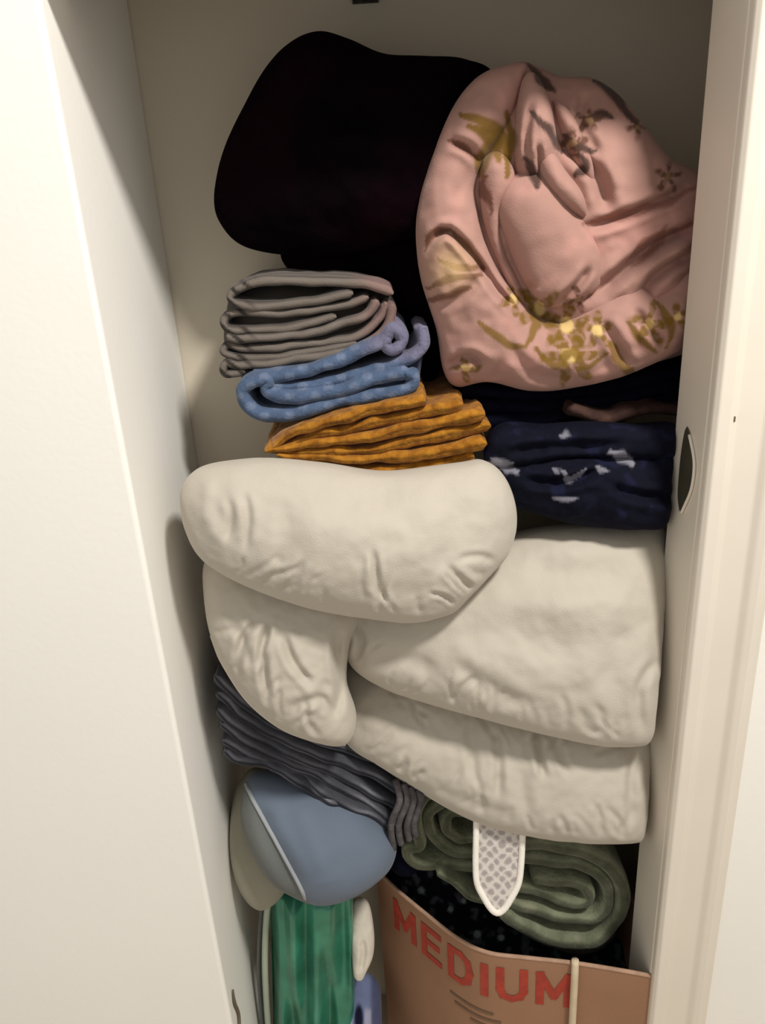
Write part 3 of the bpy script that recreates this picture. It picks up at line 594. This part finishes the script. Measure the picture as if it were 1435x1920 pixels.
for i, (x0, x1) in enumerate(((742, 738), (756, 752), (768, 768), (782, 780))):
    tube('fringe', [at(x0, 1462 + 7 * i, 0.945), at(x0 + 8, 1500, 0.935), at(x1 - 4, 1545, 0.935), at(x1, 1590 - 8 * i, 0.94)], 0.0055, M['fringe'], ch, 40)

# ---------------------------------------------------------------- slate pillow + olive cushion
SP = [(466, 1462), (500, 1444), (560, 1455), (620, 1480), (690, 1520), (735, 1560), (740, 1600), (715, 1640), (670, 1672), (610, 1690), (570, 1680), (540, 1640), (500, 1580), (470, 1525)]
sl = thing('pillow', at(600, 1690, 0.94), 'slate blue pillow with grey piping, bulging out below the charcoal blanket', 'pillow')
pad('cushion', [(462, 1466), (490, 1446), (560, 1450), (640, 1480), (705, 1525), (742, 1572), (735, 1620), (700, 1655), (655, 1680), (600, 1692), (540, 1672), (500, 1640), (470, 1590), (452, 1530)], 0.96, M['slate'], sl, front=0.085, back=0.09, ef=0.95, wr=0.004, wscale=8, seed=100, key='slate',
    creases=[([(560, 1480), (585, 1560), (605, 1630), (620, 1690)], 30, -0.009), ([(478, 1500), (500, 1560), (530, 1620), (560, 1680)], 16, 0.01)],
    split=(lambda c: c[:, 0] < np.interp(c[:, 1], [1440, 1505, 1572, 1618, 1655, 1700], [455, 478, 515, 540, 560, 585]), 'gusset', M['slateside']))
tube('piping', on_surf('slate', [(462, 1470), (478, 1505), (515, 1572), (540, 1618), (560, 1655), (574, 1684)], 0.001), 0.0034, M['pipe'], sl, 70)
oc = pad('cushion', [(452, 1462), (480, 1440), (540, 1470), (560, 1560), (540, 1660), (500, 1702), (470, 1695), (445, 1655), (432, 1600), (432, 1540), (440, 1490)], 1.01, M['olivegrey'], front=0.05, back=0.05, seed=102, wr=0.003)
tag(oc, 'beige grey cushion squeezed between the slate blue pillow and the left wall', 'cushion')
# ---------------------------------------------------------------- green satin cloth
def hang(name, xs_top, xs_bot, ytop, ybot, Y, m, parent, depth=0.05, folds=6, amp=0.012, seed=1, colfn=None, NU=90, NV=70):
    """hanging cloth body with vertical gathers, closed at the back"""
    V, F = [], []
    r = random.Random(seed)
    ph = [r.uniform(0, 6.28) for _ in range(4)]
    for j in range(NV):
        t = j / (NV - 1)
        a = at(xs_top[0] + (xs_bot[0] - xs_top[0]) * t, ytop + (ybot - ytop) * t, Y); b = at(xs_top[1] + (xs_bot[1] - xs_top[1]) * t, ytop + (ybot - ytop) * t, Y)
        for i in range(NU):
            s = i / (NU - 1); p = a + (b - a) * s
            g = amp * (math.sin(s * folds * 6.28 + ph[0] + t * 3.2 + math.sin(t * 1.6 + ph[1])) + 0.6 * math.sin(s * folds * 11 + ph[2] - t * 1.8)) * (0.5 + 0.5 * t) + 0.008 * mn.noise(Vector((s * 5, t * 3, seed)))
            V.append(p + np.array([0, -g - depth * math.sin(math.pi * min(max(s, 0.0), 1.0)) ** 0.5, 0]))
    n0 = len(V)
    for j in range(NV):
        for i in range(NU):
            p = V[j * NU + i]; V.append(np.array([p[0], Y + depth * 0.5 * math.sin(math.pi * i / (NU - 1)) ** 0.5 + 0.001, p[2]]))
    for j in range(NV - 1):
        for i in range(NU - 1):
            q = (j * NU + i, (j + 1) * NU + i, (j + 1) * NU + i + 1, j * NU + i + 1); F.append(q); F.append(tuple(n0 + k for k in q[::-1]))
    for j in range(NV - 1):
        for i in (0, NU - 1):
            q = (j * NU + i, n0 + j * NU + i, n0 + (j + 1) * NU + i, (j + 1) * NU + i); F.append(q if i == 0 else q[::-1])
    for i in range(NU - 1):
        F.append((i, i + 1, n0 + i + 1, n0 + i)); k = (NV - 1) * NU; F.append((k + i, n0 + k + i, n0 + k + i + 1, k + i + 1))
    V = np.array(V); pp = proj(V)
    return mesh_obj(name, V, F, m, parent, colfn(pp, V) if colfn else None)
gc = thing('satin_sheet', at(570, 2015, 1.0), 'shiny green satin sheet hanging in gathers below the slate blue pillow', 'sheet')
hang('cloth', (505, 662), (515, 668), 1650, 2015, 1.0, M['green'], gc, 0.06, 2.6, 0.017, 5)
tube('hem', [at(x, y, Y) for x, y, Y in ((508, 1665, 0.975), (500, 1720, 0.97), (497, 1800, 0.97), (500, 1880, 0.97), (505, 1950, 0.975), (507, 2030, 0.975))], 0.0055, M['greenhem'], gc, 80)
tube('hem', [at(x, y, Y) for x, y, Y in ((492, 1700, 0.99), (487, 1760, 0.985), (486, 1830, 0.985), (492, 1920, 0.985), (495, 2015, 0.99))], 0.004, M['slateside'], gc, 80)
# white cloth end and lavender blue cloth
wc = pad('folded_napkin', [(662, 1690), (680, 1684), (694, 1700), (702, 1750), (700, 1790), (688, 1820), (678, 1838), (664, 1830), (660, 1780), (658, 1730)], 0.985, M['white'], front=0.02, back=0.03, N=120, spine=[(678, 1710), (676, 1810)], wr=0.004, wscale=30, seed=110, creases=[([(680, 1760), (682, 1790), (676, 1825)], 5, 0.006)])
tag(wc, 'narrow off-white folded cloth between the green satin sheet and the cardboard box', 'cloth')
def lavcol(pp, V):
    cols = np.repeat(L3((108, 118, 150))[None], len(pp), 0)
    cols = paint(cols, (1 - sm(np.hypot((pp[:, 0] - 673) / 1.0, (pp[:, 1] - 1910) / 3.2), 6, 11)), (14, 16, 40))
    cols = paint(cols, sm(pp[:, 0], 690, 702) * 0.7, (52, 50, 78))
    cols = paint(cols, (1 - sm(np.abs(pp[:, 0] - 654), 4, 8)) * sm(pp[:, 1], 1885, 1900) * 0.7, (186, 196, 200))
    return paint(cols, (1 - sm(np.abs(pp[:, 0] - 690), 4, 8)) * sm(pp[:, 1], 1885, 1900) * 0.6, (176, 172, 188))
lc = pad('folded_cloth', [(650, 1840), (668, 1826), (690, 1826), (712, 1850), (716, 1920), (716, 2015), (690, 2030), (655, 2022), (642, 1980), (642, 1900)], 0.98, M['lav'], front=0.03, back=0.04, N=200, spine=[(680, 1880), (680, 1980)], wr=0.005, wscale=24, seed=111, colfn=lavcol)
tag(lc, 'lavender blue cloth with a dark spot, tucked beside the cardboard box below the off-white cloth', 'cloth')

# ---------------------------------------------------------------- cardboard box
ZT = 0.47
bx = thing('cardboard_box', (0.14, 1.0, 0.0), 'brown cardboard moving box with MEDIUM printed in red, full of dark cloth', 'box')
top = catmull([(atz(x, y, ZT)[0], atz(x, y, ZT)[1]) for x, y in ((706, 1632), (745, 1670), (800, 1716), (860, 1762), (915, 1788), (990, 1798), (1080, 1808), (1190, 1826), (1250, 1838))], 90)
def wall_curve(name, line, z0, z1, th, m, parent, inward):
    line = np.asarray(line); t = np.gradient(line, axis=0); t /= np.linalg.norm(t, axis=1)[:, None]; nn = np.stack([-t[:, 1], t[:, 0]], -1) * inward
    V, F = [], []; n = len(line)
    for (o, z) in ((0, z0), (0, z1), (1, z1), (1, z0)):
        V += [(p[0] + q[0] * th * o, p[1] + q[1] * th * o, z) for p, q in zip(line, nn)]
    for i in range(n - 1):
        for k in range(4): F.append((k * n + i, k * n + i + 1, ((k + 1) % 4) * n + i + 1, ((k + 1) % 4) * n + i))
    F.append((0, n, 2 * n, 3 * n)); F.append((n - 1, 4 * n - 1, 3 * n - 1, 2 * n - 1))
    return mesh_obj(name, V, F, m, parent, smooth=False)
fp = wall_curve('front_panel', top, 0.0, ZT, 0.005, M['card'], bx, 1)
BKY = 1.17
wall_curve('side_panel', [top[0] + np.array([0.002, 0.004]), (top[0][0] + 0.01, BKY)], 0.0, ZT, 0.005, M['card'], bx, -1)
wall_curve('side_panel', [top[-1] + np.array([-0.002, 0.004]), (top[-1][0], BKY)], 0.0, ZT, 0.005, M['card'], bx, 1)
wall_curve('back_panel', [(top[0][0] + 0.01, BKY), (top[-1][0], BKY)], 0.0, ZT, 0.005, M['card'], bx, -1)
tube('rim_edge', [np.array([p[0], p[1] + 0.002, ZT]) for p in top[::3]], 0.0034, M['cardedge'], fp, 90)
V = [(p[0], p[1] + 0.004, 0.002) for p in top] + [(p[0], BKY - 0.004, 0.002) for p in np.linspace(top[0], top[-1], len(top))]
n = len(top)
mesh_obj('bottom_panel', np.array(V), [(i, i + 1, n + i + 1, n + i) for i in range(n - 1)], M['card'], bx, smooth=False)
arc = np.r_[0, np.cumsum(np.linalg.norm(np.diff(top, axis=0), axis=1))]
tang = np.gradient(top, axis=0); tang /= np.linalg.norm(tang, axis=1)[:, None]
def onbox(s, z, off=0.0012):
    x = np.interp(s, arc, top[:, 0]); y = np.interp(s, arc, top[:, 1]); tx = np.interp(s, arc, tang[:, 0]); ty = np.interp(s, arc, tang[:, 1])
    return np.array([x + ty * off, y - tx * off, z])
def s_at(px, py):  # arclength on the box front below a given photo column
    q = np.array([proj(onbox(s, ZT - 0.06))[0] for s in np.linspace(0, arc[-1], 200)]); return np.interp(px, q, np.linspace(0, arc[-1], 200))
def lettering(name, s0, s1, zt, h, m, parent):
    G = {'M': [[(0, 0), (0, 1), (.5, .25), (1, 1), (1, 0)]], 'E': [[(.8, 0), (0, 0), (0, 1), (.8, 1)], [(0, .52), (.7, .52)]], 'I': [[(0, 0), (0, 1)]],
         'D': [[(0, 0), (0, 1), (.45, 1), (.75, .85), (.85, .5), (.75, .15), (.45, 0), (0, 0)]], 'U': [[(0, 1), (0, .3), (.12, .08), (.42, 0), (.72, .08), (.85, .3), (.85, 1)]]}
    wid = {'M': 1.0, 'E': .8, 'D': .85, 'I': 0.0, 'U': .85}; gap = 0.42; cw = 0.72
    total = sum(wid[c] for c in 'MEDIUM') * cw + 5 * gap; kx = (s1 - s0) / total; x0 = 0.0; V, F = [], []
    hw = 0.105
    for c in 'MEDIUM':
        for st_ in G[c]:
            for (ax, ay), (bx_, by) in zip(st_[:-1], st_[1:]):
                A = np.array([(x0 + ax * cw), ay]); B = np.array([(x0 + bx_ * cw), by]); d = (B - A) / np.linalg.norm(B - A); nn = np.array([-d[1], d[0]])
                A = A - d * hw * 0.8; B = B + d * hw * 0.8; k0 = len(V)
                for t in np.linspace(0, 1, 12):
                    p = A + (B - A) * t
                    for sg in (-1, 1):
                        q = p + nn * hw * sg; V.append(onbox(s0 + q[0] * kx, zt - h + h * q[1], 0.0012 + 0.00002 * (len(F) % 5)))
                F += [(k0 + 2 * i, k0 + 2 * i + 1, k0 + 2 * i + 3, k0 + 2 * i + 2) for i in range(11)]
        x0 += wid[c] * cw + gap
    return mesh_obj(name, np.array(V), F, m, parent, smooth=False)
tag(lettering('lettering', s_at(743, 0), s_at(1066, 0), ZT - 0.030, 0.064, M['red'], fp), 'red MEDIUM lettering')
for i, (a, b, z) in enumerate(((842, 925, 0.135), (850, 940, 0.152), (880, 930, 0.168))):
    V = []; F = []
    ss = np.linspace(s_at(a, 0), s_at(b, 0), 14)
    for s in ss: V += [onbox(s, ZT - z), onbox(s, ZT - z - 0.006)]
    F = [(2 * k, 2 * k + 1, 2 * k + 3, 2 * k + 2) for k in range(13)]
    mesh_obj('printed_line', np.array(V), F, M['ink'], fp, smooth=False)
sv = [onbox(s_at(1076, 0), z, o) for z, o in ((ZT + 0.012, 0.002), (ZT - 0.02, 0.007), (ZT - 0.08, 0.006), (ZT - 0.2, 0.006), (ZT - 0.45, 0.006))]
tag(tube('ribbon', sv, 0.006, M['string'], None, 60), 'pale narrow ribbon hanging straight down the front of the cardboard box', 'ribbon')
# dark cloth inside the box
def spk(pp, V):
    cols = np.repeat(L3((22, 22, 30))[None], len(pp), 0)
    nz = fnoise(V, 48, 21, 2); cols = paint(cols, sm(nz, 0.25, 0.5) * 0.7, (104, 100, 110))
    nz = fnoise(V, 38, 25, 2); cols = paint(cols, sm(nz, 0.35, 0.55) * 0.6, (84, 116, 112))
    for x, y, r in ((895, 1752, 9), (940, 1758, 8), (845, 1705, 7), (790, 1670, 8), (870, 1690, 6)): cols = paint(cols, (1 - sm(np.hypot(pp[:, 0] - x, pp[:, 1] - y), r * 0.5, r)) * 0.75, (176, 196, 192))
    return cols
dk = pad('printed_cloth', [(722, 1600), (770, 1590), (850, 1620), (920, 1660), (970, 1710), (1040, 1745), (1120, 1765), (1230, 1760), (1230, 1830), (1080, 1822), (980, 1812), (900, 1795), (830, 1752), (775, 1706), (738, 1662)], 1.05, M['speckle'], front=0.035, back=0.07, ef=0.9,
         spine=[(770, 1640), (860, 1705), (960, 1765), (1160, 1795)], N=260, wr=0.009, wscale=24, wr2=0.004, seed=120, colfn=spk)
tag(dk, 'black speckled cloth stuffed in the cardboard box below the sage rolls', 'cloth')
nv = pad('dark_towel', [(735, 1560), (770, 1530), (800, 1560), (790, 1620), (760, 1640), (730, 1620)], 1.03, M['navy'], front=0.04, back=0.05, N=120, seed=122, wr=0.006)
tag(nv, 'small dark towel bunched between the slate blue pillow and the left sage roll', 'towel')

# ---------------------------------------------------------------- light
wd = bpy.data.worlds.new('world'); sc.world = wd; wd.use_nodes = True
bg = wd.node_tree.nodes['Background']; bg.inputs['Color'].default_value = (1.0, 0.97, 0.925, 1); bg.inputs['Strength'].default_value = 0.60
def area(name, loc, target, size, power, col):
    ld = bpy.data.lights.new(name, 'AREA'); ld.shape = 'DISK'; ld.size = size; ld.energy = power; ld.color = col
    o = bpy.data.objects.new(name, ld); C.objects.link(o); o.location = loc
    o.rotation_euler = (Vector(target) - Vector(loc)).to_track_quat('-Z', 'Y').to_euler(); return o
area('ceiling_lamp', (0.74, -0.08, 2.9), (-0.1, 1.0, 1.0), 0.26, 47, (1.0, 0.965, 0.915))
sc.view_settings.view_transform = 'Standard'; sc.view_settings.look = 'None'; sc.view_settings.gamma = 1; sc.view_settings.exposure = 0.0
